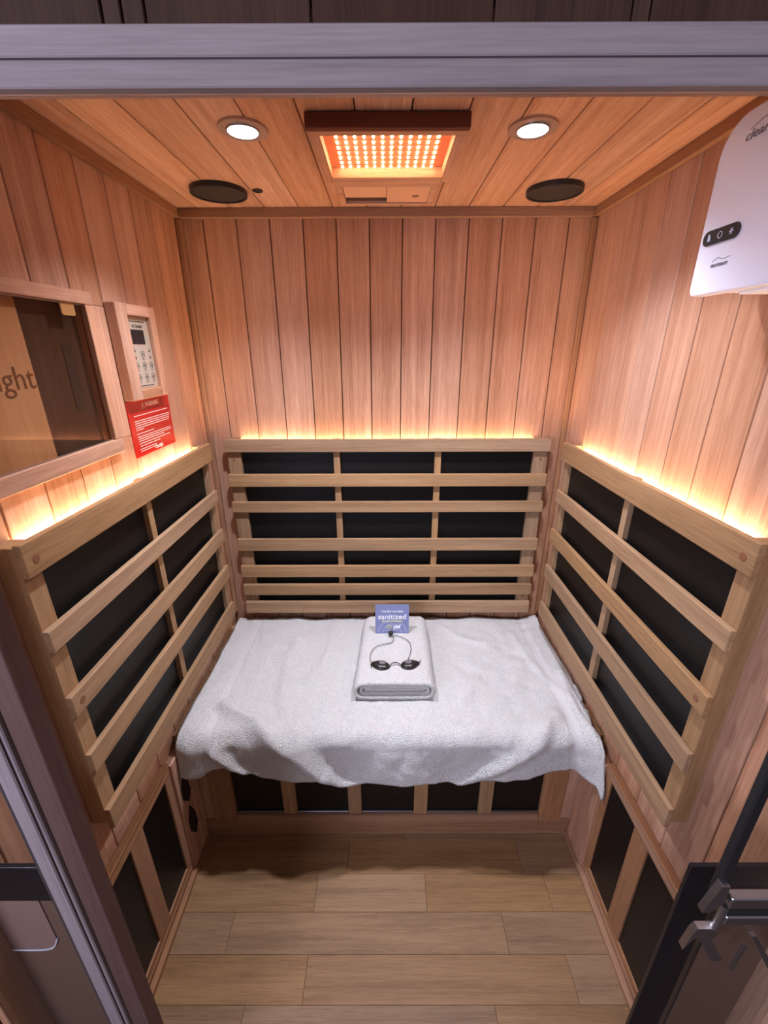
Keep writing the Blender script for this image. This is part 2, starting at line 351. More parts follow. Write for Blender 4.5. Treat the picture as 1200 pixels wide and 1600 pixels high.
# low front panels
for s in (-1, 1):
    nm = 'left' if s < 0 else 'right'
    t = empty('low_front_panel', (s * 0.5, 0.385, 0), 'black framed low panel %s' % ('with pinkish reflected shape, behind the left grey post' if s < 0 else 'behind the steel bracket at bottom right'), 'panel', 'low panels beside the doorway')
    X = lambda a, b: sorted((s * a, s * b))
    xi = 0.417
    obj('frame_stile', bx(*X(xi, xi + 0.064), 0.374, 0.380, 0.0005, 0.776, 0.0005), frit_m, t)
    obj('frame_rail', bx(*X(xi + 0.0645, 0.5885), 0.374, 0.380, 0.70, 0.776, 0.0005), frit_m, t)
    obj('reflected_floor', bx(*X(xi + 0.0645, 0.5885), 0.3765, 0.3795, 0.001, 0.6995), brown_m, t)  # solid brown sheet painted as the outer floor mirrored in the glass
    if s < 0:
        pl = prism(rrect(-0.5884, -0.512, 0.575, 0.698, (0.001, 0.001, 0.001, 0.03)), 0.0015, (0, 0.3763, 0), (1, 0, 0), (0, 0, 1), (0, -1, 0))  # reflection in the left glass and its pale rim, built as solid shapes
        obj('reflection_shape', pl, pink_m, t, 'pinkish tan reflection with a rounded corner')
        obj('reflection_rim', tube(spline([(-0.588, 0.3745, 0.5735), (-0.542, 0.3745, 0.5735), (-0.522, 0.3745, 0.581), (-0.5105, 0.3745, 0.603)], 5), 0.0012), white_m, t, 'thin pale rim of the reflected shape')
# steel hinge, bottom right
t = empty('steel_bracket', (0.45, 0.33, 0.64), 'angular steel glass bracket at the lower right of the doorway', 'bracket')
Y0, Y1 = 0.328, 0.3405
obj('clamp_plate', prism([(0.406, 0.757), (0.418, 0.812), (0.428, 0.812), (0.430, 0.777), (0.416, 0.757)], 0.009, (0, Y1, 0), (1, 0, 0), (0, 0, 1), (0, -1, 0)), steel_m, t)
obj('upper_bar', bx(0.4335, 0.505, Y0, Y1, 0.772, 0.793, 0.0015), steel_m, t)
obj('bar_gap', bx(0.434, 0.505, Y0 + 0.004, Y1, 0.7545, 0.7715), black_m, t, 'black gap strip')
obj('lower_bar', bx(0.437, 0.503, Y0, Y1, 0.737, 0.754, 0.0015), steel_m, t)
obj('knuckle', cyl((0.4345, 0.334, 0.745), 0.005, 0.05), steel_m, t)
obj('foot_plate', prism([(0.402, 0.672), (0.407, 0.712), (0.411, 0.721), (0.438, 0.721), (0.440, 0.700), (0.412, 0.699)], 0.009, (0, Y1, 0), (1, 0, 0), (0, 0, 1), (0, -1, 0)), steel_m, t)
obj('arm_and_reflection', prism([(0.418, 0.6985), (0.434, 0.6985), (0.466, 0.643), (0.450, 0.641)], 0.008, (0, Y1, 0), (1, 0, 0), (0, 0, 1), (0, -1, 0)), steel_m, t)
obj('arm_and_reflection', prism([(0.492, 0.697), (0.499, 0.697), (0.56, 0.600), (0.552, 0.597)], 0.006, (0, Y1, 0), (1, 0, 0), (0, 0, 1), (0, -1, 0)), steel_m, t)  # pale reflection of a hinge arm, built as a steel strip
obj('arm_and_reflection', prism([(0.493, 0.668), (0.4965, 0.668), (0.494, 0.609), (0.490, 0.607)], 0.004, (0, Y1, 0), (1, 0, 0), (0, 0, 1), (0, -1, 0)), steel_m, t)  # second reflected arm line, also modelled in steel

# ================================================================== BACKREST HEATERS
# back one
t = empty('backrest_heater', (0, 1.40, 0.52), 'wide slatted backrest heater on the back wall behind the bench', 'heater', 'slatted backrest heaters round the bench')
obj('backing_box', bx(-0.505, 0.505, 1.396, 1.4095, 0.535, 1.13), groove_m, t)
for a, b in ((-0.4805, -0.1755), (-0.1535, 0.1585), (0.1805, 0.4845)):
    obj('heater_panel', bx(a + 0.0005, b - 0.0005, 1.388, 1.3955, 0.54, 1.165), cover_m, t)
for a, b in ((-0.524, -0.481), (0.485, 0.530)): obj('stile', bx(a, b, 1.374, 1.4093, 0.52, 1.172, 0.001), slat_z, t)
for a, b in ((-0.175, -0.154), (0.159, 0.180)): obj('mullion', bx(a, b, 1.374, 1.3955, 0.52, 1.172, 0.0008), slat_z, t)
for k, (z1, z0) in enumerate(((1.175, 1.133), (1.058, 1.015), (0.961, 0.923), (0.822, 0.777), (0.716, 0.671), (0.639, 0.596), (0.566, 0.518))):
    obj('slat', bx(-0.527, 0.532, 1.360, 1.3735, z0, z1, 0.0018, seg=2), slat_x, t)
for x in (-0.507, 0.507): obj('plug', cyl((x, 1.3735, 0.582), 0.005, 0.0016, 'y', 16), plug_m, t)
for x in (-0.503, 0.508): obj('plug', cyl((x, 1.3735, 1.105), 0.004, 0.0016, 'y', 16), plug_m, t)
obj('light_strip', bx(-0.50, 0.50, 1.3985, 1.4085, 1.150, 1.153), strip_e, t, 'warm glowing light strip')
# side ones
for s in (-1, 1):
    lab = 'slatted backrest heater on the %s wall, glowing along its top' % ('left' if s < 0 else 'right')
    t = empty('backrest_heater', (s * 0.575, 0.93, 0.55), lab, 'heater', 'slatted backrest heaters round the bench')
    X = lambda a, b: sorted((s * a, s * b))
    obj('backing_box', bx(*X(0.575, 0.5895), 0.60, 1.27, 0.58, 1.12), groove_m, t)
    for a, b in ((0.603, 0.9185), (0.9425, 1.268)):
        obj('heater_panel', bx(*X(0.567, 0.5745), a, b, 0.58, 1.165), cover_m, t)
    obj('stile', bx(*X(0.555, 0.5893), 0.566, 0.602, 0.57, 1.172, 0.001), slat_z, t)
    obj('stile', bx(*X(0.555, 0.5893), 1.269, 1.292, 0.57, 1.172, 0.001), slat_z, t)
    obj('mullion', bx(*X(0.555, 0.5745), 0.920, 0.941, 0.57, 1.172, 0.0008), slat_z, t)
    for k, (z1, z0) in enumerate(((1.178, 1.122), (1.026, 0.985), (0.891, 0.847), (0.758, 0.711), (0.612, 0.560))):
        obj('slat', bx(*X(0.5425, 0.5545), 0.563, 1.297, z0, z1, 0.0018, seg=2), slat_y, t)
    for z in (1.147, 0.868): obj('plug', cyl((s * 0.5425, 0.585, z), 0.0065, 0.0016, 'x', 18), plug_m, t)
    obj('light_strip', bx(*X(0.576, 0.587), 0.60, 1.26, 1.150, 1.153), strip_e, t, 'warm glowing light strip')

# ================================================================== LOW SIDE HEATERS
for s in (-1, 1):
    nm = 'left' if s < 0 else 'right'
    X = lambda a, b: sorted((s * a, s * b))
    t = empty('calf_heater', (s * 0.575, 0.57, 0.03), 'black low heater in a wooden frame beside the floor on the %s' % nm, 'heater', 'low side heaters by the floor')
    obj('top_rail', bx(*X(0.574, 0.5892), 0.402, 0.800, 0.405, 0.435, 0.001), trim_y, t)
    obj('ledge', bx(*X(0.571, 0.5892), 0.402, 0.800, 0.4355, 0.4395, 0.001), trim_y, t)
    obj('bottom_rail', bx(*X(0.576, 0.5892), 0.402, 0.800, 0.031, 0.052, 0.0012), trim_y, t)
    for a, b in ((0.402, 0.615), (0.667, 0.775)): obj('heater_panel', bx(*X(0.580, 0.5892), a + 0.0005, b - 0.0005, 0.0525, 0.4045), cover_m, t)
    obj('stile', bx(*X(0.5755, 0.5892), 0.6155, 0.6665, 0.0525, 0.4045, 0.001), trim_z, t)
    obj('stile', bx(*X(0.5755, 0.5892), 0.7755, 0.800, 0.0525, 0.4045, 0.001), trim_z, t)
# side board under the bench with two slots, left; plain right
def slot_board(s):
    X = lambda a, b: sorted((s * a, s * b)); x0, x1 = X(0.568, 0.5892)
    return bx(x0, x1, 0.801, 0.898, 0.0145, 0.428, 0.001)
t = empty('vent_board', (-0.578, 0.85, 0.015), 'brown board under the left bench end with two dark slots', 'board')
obj('board', slot_board(-1), wood_z, t)
for zc, h in ((0.296, 0.055), (0.168, 0.062)):
    pts = [(0.0, h), (0.018, 0.012), (0.022, -h * 0.55), (0.004, -h), (-0.02, -0.02), (-0.02, h * 0.35)]
    obj('slot', prism([(0.836 + a, zc + b) for a, b in pts], 0.0015, (-0.568, 0, 0), (0, 1, 0), (0, 0, 1), (1, 0, 0)), black_m, t, 'dark open slot')
t = empty('vent_board', (0.578, 0.85, 0.015), 'plain brown board under the right bench end', 'board'); obj('board', slot_board(1), wood_z, t)
t.name = 'end_board'

# ================================================================== BENCH AND ITS HEATER
t = empty('bench', (0, 1.13, 0), 'wooden bench across the back, hidden under the white towel', 'bench')
for k in range(4):
    y0 = 0.866 + 0.125 * k
    obj('seat_board', bx(-0.5885, 0.5885, y0, y0 + 0.123, 0.432, 0.462, 0.002), slat_x, t)
obj('front_rail', bx(-0.5885, 0.5885, 0.869, 0.889, 0.392, 0.4315, 0.001), trim_x, t)
t = empty('under_bench_heater', (0, 0.91, 0), 'black heater below the bench divided by upright wooden bars', 'heater')
obj('bottom_rail', bx(-0.5885, 0.5885, 0.901, 0.925, 0.0005, 0.066, 0.001), trim_x, t)
obj('ledge', bx(-0.47, 0.47, 0.897, 0.9245, 0.0665, 0.092, 0.0015), trim_x, t)
for a, b in ((-0.54, -0.471), (0.471, 0.54)): obj('stile', bx(a, b, 0.901, 0.925, 0.0665, 0.4315, 0.001), trim_z, t)
for a, b in ((-0.5885, -0.5405), (0.5405, 0.5885)): obj('side_board', bx(a, b, 0.905, 0.925, 0.0665, 0.4315, 0.001), wood_z, t)
mx = (-0.3015, -0.1005, 0.102, 0.3015)
for x in mx: obj('mullion', bx(x - 0.0205, x + 0.0205, 0.902, 0.918, 0.0925, 0.4315, 0.001), slat_z, t)
e = [-0.4705] + list(mx) + [0.4705]
for k in range(5):
    obj('heater_panel', bx(e[k] + (0.021 if k else 0), e[k + 1] - (0.021 if k < 4 else 0), 0.912, 0.918, 0.0925, 0.4315), cover_m, t)
    obj('glass_lip', bx(e[k] + (0.0215 if k else 0.001), e[k + 1] - (0.0215 if k < 4 else 0.001), 0.9055, 0.9112, 0.0925, 0.099, 0.0005), steel_m, t, 'pale lower lip of the heater')

# ================================================================== BIG TOWEL
HEM = [(-0.575, 0.360), (-0.52, 0.355), (-0.475, 0.372), (-0.43, 0.378), (-0.38, 0.362), (-0.33, 0.350), (-0.25, 0.332), (-0.19, 0.322), (0.0, 0.318), (0.17, 0.318), (0.28, 0.325), (0.38, 0.345), (0.46, 0.365), (0.50, 0.366), (0.54, 0.350), (0.57, 0.335)]
def interp(T, x):
    if x <= T[0][0]: return T[0][1]
    for (a, p), (b, q) in zip(T, T[1:]):
        if x <= b:
            k = (x - a) / (b - a); k = k * k * (3 - 2 * k); return p + (q - p) * k
    return T[-1][1]
RIDGE = [  # polyline in (x, s), width, height
    ([(-0.47, 0.44), (-0.36, 0.50), (-0.26, 0.56), (-0.19, 0.64), (-0.08, 0.70)], 0.020, 0.017),
    ([(-0.47, 0.56), (-0.42, 0.62), (-0.36, 0.665)], 0.016, 0.014),
    ([(-0.31, 0.13), (-0.325, 0.28), (-0.31, 0.42), (-0.25, 0.53), (-0.17, 0.63)], 0.020, 0.009),
    ([(0.47, 0.47), (0.40, 0.54), (0.31, 0.61), (0.2, 0.68)], 0.020, 0.013),
    ([(0.22, 0.42), (0.30, 0.29), (0.36, 0.2)], 0.022, 0.006),
    ([(0.30, 0.44), (0.38, 0.38), (0.44, 0.26)], 0.02, 0.006),
    ([(0.45, 0.10), (0.47, 0.25), (0.53, 0.42)], 0.012, 0.004),
    ([(-0.2, 0.05), (-0.19, 0.2), (-0.24, 0.34)], 0.02, 0.006),
    ([(-0.45, 0.10), (-0.42, 0.16), (-0.36, 0.18)], 0.012, 0.004),
    ([(0.2, 0.06), (0.26, 0.13), (0.34, 0.16)], 0.014, 0.005),
    ([(0.54, 0.30), (0.53, 0.44), (0.55, 0.58), (0.57, 0.66)], 0.012, 0.008),
]
def segd(px, py, a, b):
    ax, ay = a; bx_, by = b; dx, dy = bx_ - ax, by - ay
    k = max(0, min(1, ((px - ax) * dx + (py - ay) * dy) / (dx * dx + dy * dy))); return math.hypot(px - ax - k * dx, py - ay - k * dy)
def towel():
    bm = bmesh.new(); NX, NS = 210, 130; grid = []
    rad = 0.032; yb, zt = 0.880, 0.473; flat = 1.384 - yb; arc = rad * math.pi / 2
    for i in range(NX + 1):
        uu = i / NX; row = []
        for j in range(NS + 1):
            v = j / NS
            x = -0.566 + uu * 1.136
            hem = interp(HEM, x); hang = (zt - rad) - hem; S = flat + arc + hang; s = S * v
            sn = s if s < flat else s
            wx = 0.0
            if s < flat: y, z, ny, nz = 1.384 - s, zt, 0, 1
            elif s < flat + arc:
                a = (s - flat) / rad; y, z, ny, nz = yb - rad * math.sin(a), zt - rad + rad * math.cos(a), -math.sin(a), math.cos(a)
            else: y, z, ny, nz = yb - rad, zt - rad - (s - flat - arc), -1, 0
            h = 0.003
            for P, w_, amp in RIDGE:
                d = min(segd(x, s, P[k], P[k + 1]) for k in range(len(P) - 1))
                if d < 4 * w_: h += 1.35 * amp * math.exp(-(d / w_) ** 2)
            nz_ = noise.noise(Vector((x * 7 + 3.1, s * 6, 0.3))); h += 0.005 * (nz_ + 0.4)
            h += 0.0022 * noise.noise(Vector((x * 22, s * 17, 5.3)))
            h += 0.0004 * noise.noise(Vector((x * 300, s * 300, 1.3)))
            h += 0.0016 * noise.noise(Vector((x * 45, s * 38, 2.3))) + 0.0075 * abs(noise.noise(Vector((x * 13 + s * 9, s * 12 - x * 6, 7.7))))
            # folded-under left end: fuller and rounder
            if x < -0.44: h += 0.016 * math.exp(-((x + 0.525) / 0.05) ** 2) * min(1, max(0, (s - 0.25) / 0.3))
            hangk = max(0, min(1, (s - flat - arc * 0.5) / 0.12))
            h += hangk * (0.008 * math.sin(x * 19 + 0.8) + 0.008)
            if abs(x + 0.485) < 0.011 or abs(x - 0.503) < 0.011: h -= 0.0022
            # back edge a little wavy, right back corner lifts
            if s < 0.05: y += 0.006 * noise.noise(Vector((x * 9, 0, 9)))
            if x > 0.5 and s < 0.06: h += 0.014 * (x - 0.5) / 0.07 * (1 - s / 0.06)
            # corner flare on the right
            xo = x
            if x > 0.45: xo = x + (x - 0.45) * 0.10 * min(1, s / 0.4)
            kk = min(1, max(0, (s - flat * 0.45) / (flat * 0.5))); xo = min(xo, 0.5865 - 0.0265 * kk)
            if x > 0.50 and s > flat * 0.75: y -= 0.034 * min(1, (s - flat * 0.75) / 0.2) * ((x - 0.50) / 0.07) ** 1.3
            if hangk > 0 and x > 0.5: h -= 0.02 * hangk * (x - 0.5) / 0.07 * -1
            h = max(h, 0.0005)
            row.append(bm.verts.new((xo, y + ny * h, z + nz * h)))
        grid.append(row)
    for i in range(NX):
        for j in range(NS):
            fc = bm.faces.new((grid[i][j], grid[i + 1][j], grid[i + 1][j + 1], grid[i][j + 1]))
            x = -0.566 + (i + 0.5) / NX * 1.136
            if abs(x + 0.485) < 0.0105 or abs(x - 0.503) < 0.0105: fc.material_index = 1
    bmesh.ops.recalc_face_normals(bm, faces=bm.faces)
    if sum(f_.normal.z for f_ in bm.faces) < 0: bmesh.ops.reverse_faces(bm, faces=bm.faces)
    return bm
tw = obj('bath_towel', towel(), [terry_m, band_m], smooth=True)
sd = tw.modifiers.new('thickness', 'SOLIDIFY'); sd.thickness = 0.007; sd.offset = -1
setp(tw, 'large white terry bath towel draped over the bench and its front', 'towel')

# ================================================================== FOLDED TOWEL
def fold_ring(x0, x1, z0, z1, th, y0, y1, seed, ny=34, dome=0.004, open_at=None):
    """a band of towelling wrapped round a flat roll, extruded front to back"""
    bm = bmesh.new(); out = []
    R_ = (z1 - z0) / 2; path = []
    n = 26
    for k in range(n): path.append((x0 + R_ + (x1 - x0 - 2 * R_) * k / n, z1, 0, 1))
    for k in range(12): a = math.pi / 2 - math.pi * k / 12; path.append((x1 - R_ + R_ * math.cos(a), z0 + R_ + R_ * math.sin(a), math.cos(a), math.sin(a)))
    for k in range(n): path.append((x1 - R_ - (x1 - x0 - 2 * R_) * k / n, z0, 0, -1))
    for k in range(12): a = -math.pi / 2 - math.pi * k / 12; path.append((x0 + R_ + R_ * math.cos(a), z0 + R_ + R_ * math.sin(a), math.cos(a), math.sin(a)))
    rows = []
    for j in range(ny + 1):
        t_ = j / ny; y = y0 + (y1 - y0) * t_; ro, ri = [], []
        edge = 0.0
        for (x, z, nx, nz) in path:
            w_ = 0.0016 * noise.noise(Vector((x * 30, y * 26, z * 30 + seed))) + 0.0007 * noise.noise(Vector((x * 220, y * 220, z * 220 + seed)))
            top = dome * math.sin(math.pi * min(1, max(0, (x - x0) / (x1 - x0)))) if nz > 0.1 else 0
            k = 1 - 0.06 * t_
            xm = (x0 + x1) / 2 + 0.010 * t_; zz = z0 + (z - z0) * (1 - 0.14 * t_)
            ro.append(bm.verts.new((xm + (x - (x0 + x1) / 2) * k + nx * w_, y + 0.002 * noise.noise(Vector((x * 40, z * 60, seed))), max(zz + nz * w_ + top, z0 - 0.0003))))
            ri.append(bm.verts.new((xm + (x - (x0 + x1) / 2 - nx * th) * k, y, zz - nz * th + top)))
        rows.append((ro, ri))
    n = len(path)
    for j in range(ny):
        for k in range(n):
            k2 = (k + 1) % n
            bm.faces.new((rows[j][0][k], rows[j][0][k2], rows[j + 1][0][k2], rows[j + 1][0][k])); bm.faces.new((rows[j][1][k2], rows[j][1][k], rows[j + 1][1][k], rows[j + 1][1][k2]))
    for j in (0, ny):
        for k in range(n):
            k2 = (k + 1) % n; bm.faces.new((rows[j][0][k2], rows[j][0][k], rows[j][1][k], rows[j][1][k2]))
    bmesh.ops.recalc_face_normals(bm, faces=bm.faces)
    return bm
FT = empty('folded_towel', (0.02, 1.12, 0.484), 'thick white folded towel lying on the middle of the bench towel', 'towel')
obj('outer_wrap', fold_ring(-0.099, 0.139, 0.487, 0.543, 0.010, 0.968, 1.31, 1.0), terry_m, FT, smooth=True)
obj('inner_fold', fold_ring(-0.081, 0.124, 0.4985, 0.5275, 0.0068, 0.974, 1.305, 4.0, dome=0.0035), terry_m, FT, smooth=True)
obj('inner_fold', bx(-0.068, 0.108, 0.979, 1.30, 0.5065, 0.513, 0.0028, seg=2), terry_m, FT, smooth=True)
obj('inner_fold', bx(-0.066, 0.112, 0.976, 1.30, 0.5135, 0.5195, 0.0028, seg=2), terry_m, FT, smooth=True)

# ================================================================== CARD ON THE TOWEL
cd = empty('sanitized_card', (0.017, 1.215, 0.543), 'small blue printed card standing on the folded towel', 'card')
th = math.radians(9); exc = Vector((1, 0, 0)); eyc = Vector((0, math.sin(th), math.cos(th))); ezc = exc.cross(eyc)
CO = Vector((0.0175, 1.205, 0.5425))
obj('front_leaf', prism(rrect(-0.0565, 0.0565, 0, 0.104, 0.001, 2), 0.0012, CO, exc, eyc, -ezc), blue_m, cd)
obj('back_leaf', prism(rrect(-0.0555, 0.0555, 0, 0.100, 0.001, 2), 0.001, CO + Vector((0, 0.038, -0.003)), exc, Vector((0, -math.sin(math.radians(11)), math.cos(math.radians(11)))), Vector((0, 1, 0))), white_m, cd)
def arcband(r0, r1, n=24, lim=0.0555):
    bm = bmesh.new(); A = []
    for k in range(n + 1):
        a = math.pi * (0.04 + 0.92 * k / n); A.append([bm.verts.new(CO + exc * (q * math.cos(a)) + eyc * (q * math.sin(a) + 0.001) + ezc * 0.0003) for q in (r0, r1)])
    for k in range(n): bm.faces.new((A[k][0], A[k + 1][0], A[k + 1][1], A[k][1]))
    return bm
obj('arc_print', arcband(0.028, 0.034), blue2_m, cd); obj('arc_print', arcband(0.043, 0.050), blue2_m, cd)
def cl(x, y): return CO + exc * x + eyc * y + ezc * 0.0008
text('lettering', 'THIS BED HAS BEEN', 0.0095, cl(0, 0.079), exc, eyc, white_ink, cd, bold=0.0001, width=0.076)
text('lettering', 'sanitized', 0.026, cl(0, 0.060), exc, eyc, white_ink, cd, bold=0.0004, width=0.094)
text('lettering', 'for your protection', 0.0125, cl(0, 0.0445), exc, eyc, yel_ink, cd, bold=0.0002, width=0.070, shear=0.3)
text('lettering', 'pbf', 0.019, cl(0.016, 0.024), exc, eyc, white_ink, cd, bold=0.0008, width=0.024)
lg = bmesh.new()
for q in (0.0095, 0.006):
    P = [cl(-0.010 + q * 1.1 * math.cos(a), 0.024 + q * 0.6 * math.sin(a)) for a in [2 * math.pi * k / 20 for k in range(21)]]
    tube(P, 0.0006, 5, lg)
obj('leaf_emblem', lg, yel_ink, cd)
obj('small_print', prism([(-0.021, 0.0115), (0.021, 0.0115), (0.021, 0.0125), (-0.021, 0.0125)], 0.0003, cl(0, 0), exc, eyc, ezc), white_ink, cd)

# ================================================================== GOGGLES
GZ = 0.5455
gg = empty('tanning_goggles', (0.024, 1.045, GZ), 'small black eye goggles with a looped cord on the folded towel', 'goggles')
def cup(cx_, cy_, ang, flip):
    bm = bmesh.new(); rings_ = []
    prof = [(1.0, 0.000), (1.02, 0.0035), (0.93, 0.0075), (0.72, 0.0105), (0.48, 0.0122), (0.22, 0.0128)]
    for q, z in prof:
        row = []
        for k in range(36):
            a = 2 * math.pi * k / 36; ca, sa = math.cos(a), math.sin(a)
            lx = 0.0275 * ca; ly = 0.0185 * sa
            pull = max(0, ca * flip); lx += flip * 0.004 * pull ** 3; ly *= (1 - 0.35 * pull ** 2)
            x = q * lx; y = q * ly; X_ = x * math.cos(ang) - y * math.sin(ang); Y_ = x * math.sin(ang) + y * math.cos(ang)
            row.append(bm.verts.new((cx_ + X_, cy_ + Y_, GZ + z)))
        rings_.append(row)
    for A, B in zip(rings_, rings_[1:]):
        for k in range(36): bm.faces.new((A[k], A[(k + 1) % 36], B[(k + 1) % 36], B[k]))
    bm.faces.new(rings_[-1]); bm.faces.new(rings_[0][::-1]); bmesh.ops.recalc_face_normals(bm, faces=bm.faces); return bm
LC, RC = (-0.0195, 1.040), (0.0680, 1.043)
c1 = obj('eye_cup', cup(*LC, math.radians(-16), -1), goggle_m, gg, smooth=True); c2 = obj('eye_cup', cup(*RC, math.radians(14), 1), goggle_m, gg, smooth=True)
for (x, y), cp in ((LC, c1), (RC, c2)):
    dx = 0.005 if x < 0 else -0.004
    bm = cyl((x + dx, y + 0.002, GZ + 0.0128), 0.0105, 0.0016, seg=28)
    for v in bm.verts: v.co.y = y + 0.002 + (v.co.y - y - 0.002) * 0.8
    obj('lens', bm, lens_m, cp, 'grey dark lens')
obj('bridge', tube(spline([(0.0065, 1.034, GZ + 0.004), (0.013, 1.042, GZ + 0.0075), (0.024, 1.045, GZ + 0.009), (0.035, 1.043, GZ + 0.0075), (0.0425, 1.037, GZ + 0.004)]), 0.0016), goggle_m, gg, smooth=True)
for pts in ([(-0.046, 1.048, GZ + 0.003), (-0.050, 1.047, GZ + 0.003), (-0.0475, 1.030, GZ + 0.001)], [(0.096, 1.050, GZ + 0.003), (0.103, 1.061, GZ + 0.004)]):
    obj('cord_end', tube(pts, 0.0012), goggle_m, gg)
zc = GZ + 0.002
cord = [(-0.047, 1.050, zc), (-0.0535, 1.075, zc), (-0.050, 1.105, zc), (-0.036, 1.128, zc), (-0.012, 1.140, zc), (0.010, 1.146, zc), (0.0205, 1.160, zc), (0.0205, 1.178, zc + 0.004)]
cord2 = [(0.0205, 1.178, zc + 0.004), (0.036, 1.182, zc), (0.056, 1.172, zc), (0.0735, 1.150, zc), (0.0765, 1.115, zc), (0.0700, 1.085, zc), (0.063, 1.066, zc)]
obj('cord', tube(spline(cord), 0.0009, 6), goggle_m, gg); obj('cord', tube(spline(cord2), 0.0009, 6), goggle_m, gg)
bm = bmesh.new(); bmesh.ops.create_uvsphere(bm, u_segments=16, v_segments=10, radius=0.0088); bmesh.ops.translate(bm, verts=bm.verts, vec=(0.0125, 1.188, GZ + 0.0088))
obj('cord_bead', bm, goggle_m, gg, smooth=True)

# ================================================================== CEILING FITTINGS
for s in (-1, 1):
    x, y = s * 0.2565 + 0.0005, 0.9445
    t = empty('downlight', (x, y, ZC), 'round recessed white downlight in the ceiling, %s of the light panel' % ('left' if s < 0 else 'right'), 'light', 'ceiling downlights')
    bm = ring((x, y), 0.0425, 0.0295, ZC - 0.004, ZC - 0.0005)
    obj('trim_ring', bm, nickel_m, t)
    obj('inner_ring', ring((x, y), 0.0293, 0.0262, ZC - 0.006, ZC - 0.0005), steel_m, t)
    obj('lens', cyl((x, y, ZC - 0.003), 0.026, 0.004, bev=0.001), spot_e, t, 'glowing white lens')
    ld = bpy.data.lights.new('downlight_beam', 'SPOT'); ld.energy = SPOT_W; ld.color = (0.80, 0.84, 1.0); ld.spot_size = math.radians(125); ld.spot_blend = 0.9; ld.shadow_soft_size = 0.024
    lo_ = bpy.data.objects.new('downlight_beam', ld); COL.objects.link(lo_); lo_.parent = t; lo_.location = (0, 0, -0.010)
for s in (-1, 1):
    x, y = s * 0.4115, 1.255
    t = empty('ceiling_speaker', (x, y, ZC), 'round black speaker in the ceiling at the back %s' % ('left' if s < 0 else 'right'), 'speaker', 'ceiling speakers')
    obj('rim', ring((x, y), 0.067, 0.0612, ZC - 0.011, ZC - 0.0005), black_m, t)
    obj('grille', cyl((x, y, ZC - 0.005), 0.061, 0.008, seg=48), speaker_m, t)
    obj('badge', bx(x - 0.018, x + 0.018, y - 0.053, y - 0.045, ZC - 0.0105, ZC - 0.0092, 0.0005), black_m, t)
t = empty('ceiling_sensor', (-0.317, 1.258, ZC), 'small round black hole in the ceiling beside the left speaker', 'sensor')
obj('sleeve', ring((-0.317, 1.258), 0.0125, 0.009, ZC - 0.003, ZC - 0.0005, 24), black_m, t); obj('core', cyl((-0.317, 1.258, ZC - 0.0012), 0.0088, 0.0012, seg=20), black_m, t)

# red light panel
t = empty('red_light_panel', (0, 1.01, ZC), 'wooden framed panel of glowing orange diodes under the ceiling', 'light')
zb, zt = 1.7875, 1.8095
obj('front_board', bx(-0.1377, 0.1377, 0.884, 0.897, zb, zt, 0.0012), dark_x, t, 'front board, its brown darkened as unlit')  # darkness of the unlit front face is put into the wood colour
obj('front_rail', bx(-0.1355, 0.1355, 0.8975, 0.913, zb, zt, 0.0008), wood_x, t)
obj('back_rail', bx(-0.1176, 0.1176, 1.1045, 1.148, zb, zt, 0.001), wood_x, t)
for s in (-1, 1):
    x0, x1 = sorted((s * 0.1187, s * 0.1355)); obj('side_rail', bx(x0, x1, 0.9135, 1.134, zb, zt, 0.0008), wood_y, t)
    x0, x1 = sorted((s * 0.1166, s * 0.1184)); obj('inner_lip', bx(x0, x1, 0.9135, 1.104, zb + 0.0005, zt, 0.0004), pale_m, t)
obj('diode_board', bx(-0.1163, 0.1163, 0.9135, 1.104, zt - 0.0035, zt), pcb_m, t)
rf = bmesh.new(); led_me = None
for j in range(7):
    for i in range(12):
        x = -0.0934 + 0.1864 * i / 11; y = 1.0945 - 0.0226 * j
        if led_me is None:
            b = bmesh.new(); bmesh.ops.create_uvsphere(b, u_segments=8, v_segments=5, radius=0.0024)
            led_me = bpy.data.meshes.new('diode'); b.to_mesh(led_me); b.free(); led_me.materials.append(led_e)
        o = bpy.data.objects.new('diode', led_me); COL.objects.link(o); o.parent = t; o.location = Vector((x, y, zt - 0.0058)) - t.location
        bx(x - 0.006, x + 0.006, y - 0.0042, y + 0.0042, zt - 0.0045, zt - 0.0036, 0.0003, rf)
rb = obj('diode_reflectors', rf, pcb_m, t); rb['kind'] = 'stuff'
# air vent
t = empty('air_vent', (0, 1.27, ZC), 'small wooden sliding air vent behind the red light panel', 'vent')
for a in ((-0.121, 0.121, 1.198, 1.212), (-0.121, 0.121, 1.335, 1.349), (-0.121, -0.105, 1.2125, 1.3345), (0.105, 0.121, 1.2125, 1.3345)):
    obj('frame_bar', bx(a[0], a[1], a[2], a[3], ZC - 0.009, ZC - 0.0005, 0.0015), wood_x, t)
obj('opening', bx(-0.1045, 0.1045, 1.2125, 1.3345, ZC - 0.0022, ZC - 0.0005), groove_m, t, 'dark opening')
obj('fixed_lid', bx(-0.1045, -0.0005, 1.2125, 1.295, ZC - 0.006, ZC - 0.0025, 0.0008), pale_m, t, 'pale fixed lid')
sl = obj('sliding_lid', bx(0.0005, 0.1045, 1.2125, 1.326, ZC - 0.008, ZC - 0.0045, 0.0008), pale_m, t, 'pale sliding lid')
b = cyl((0.072, 1.278, ZC - 0.0082), 0.009, 0.0006, seg=20)
obj('finger_notch', b, plug_m, sl)

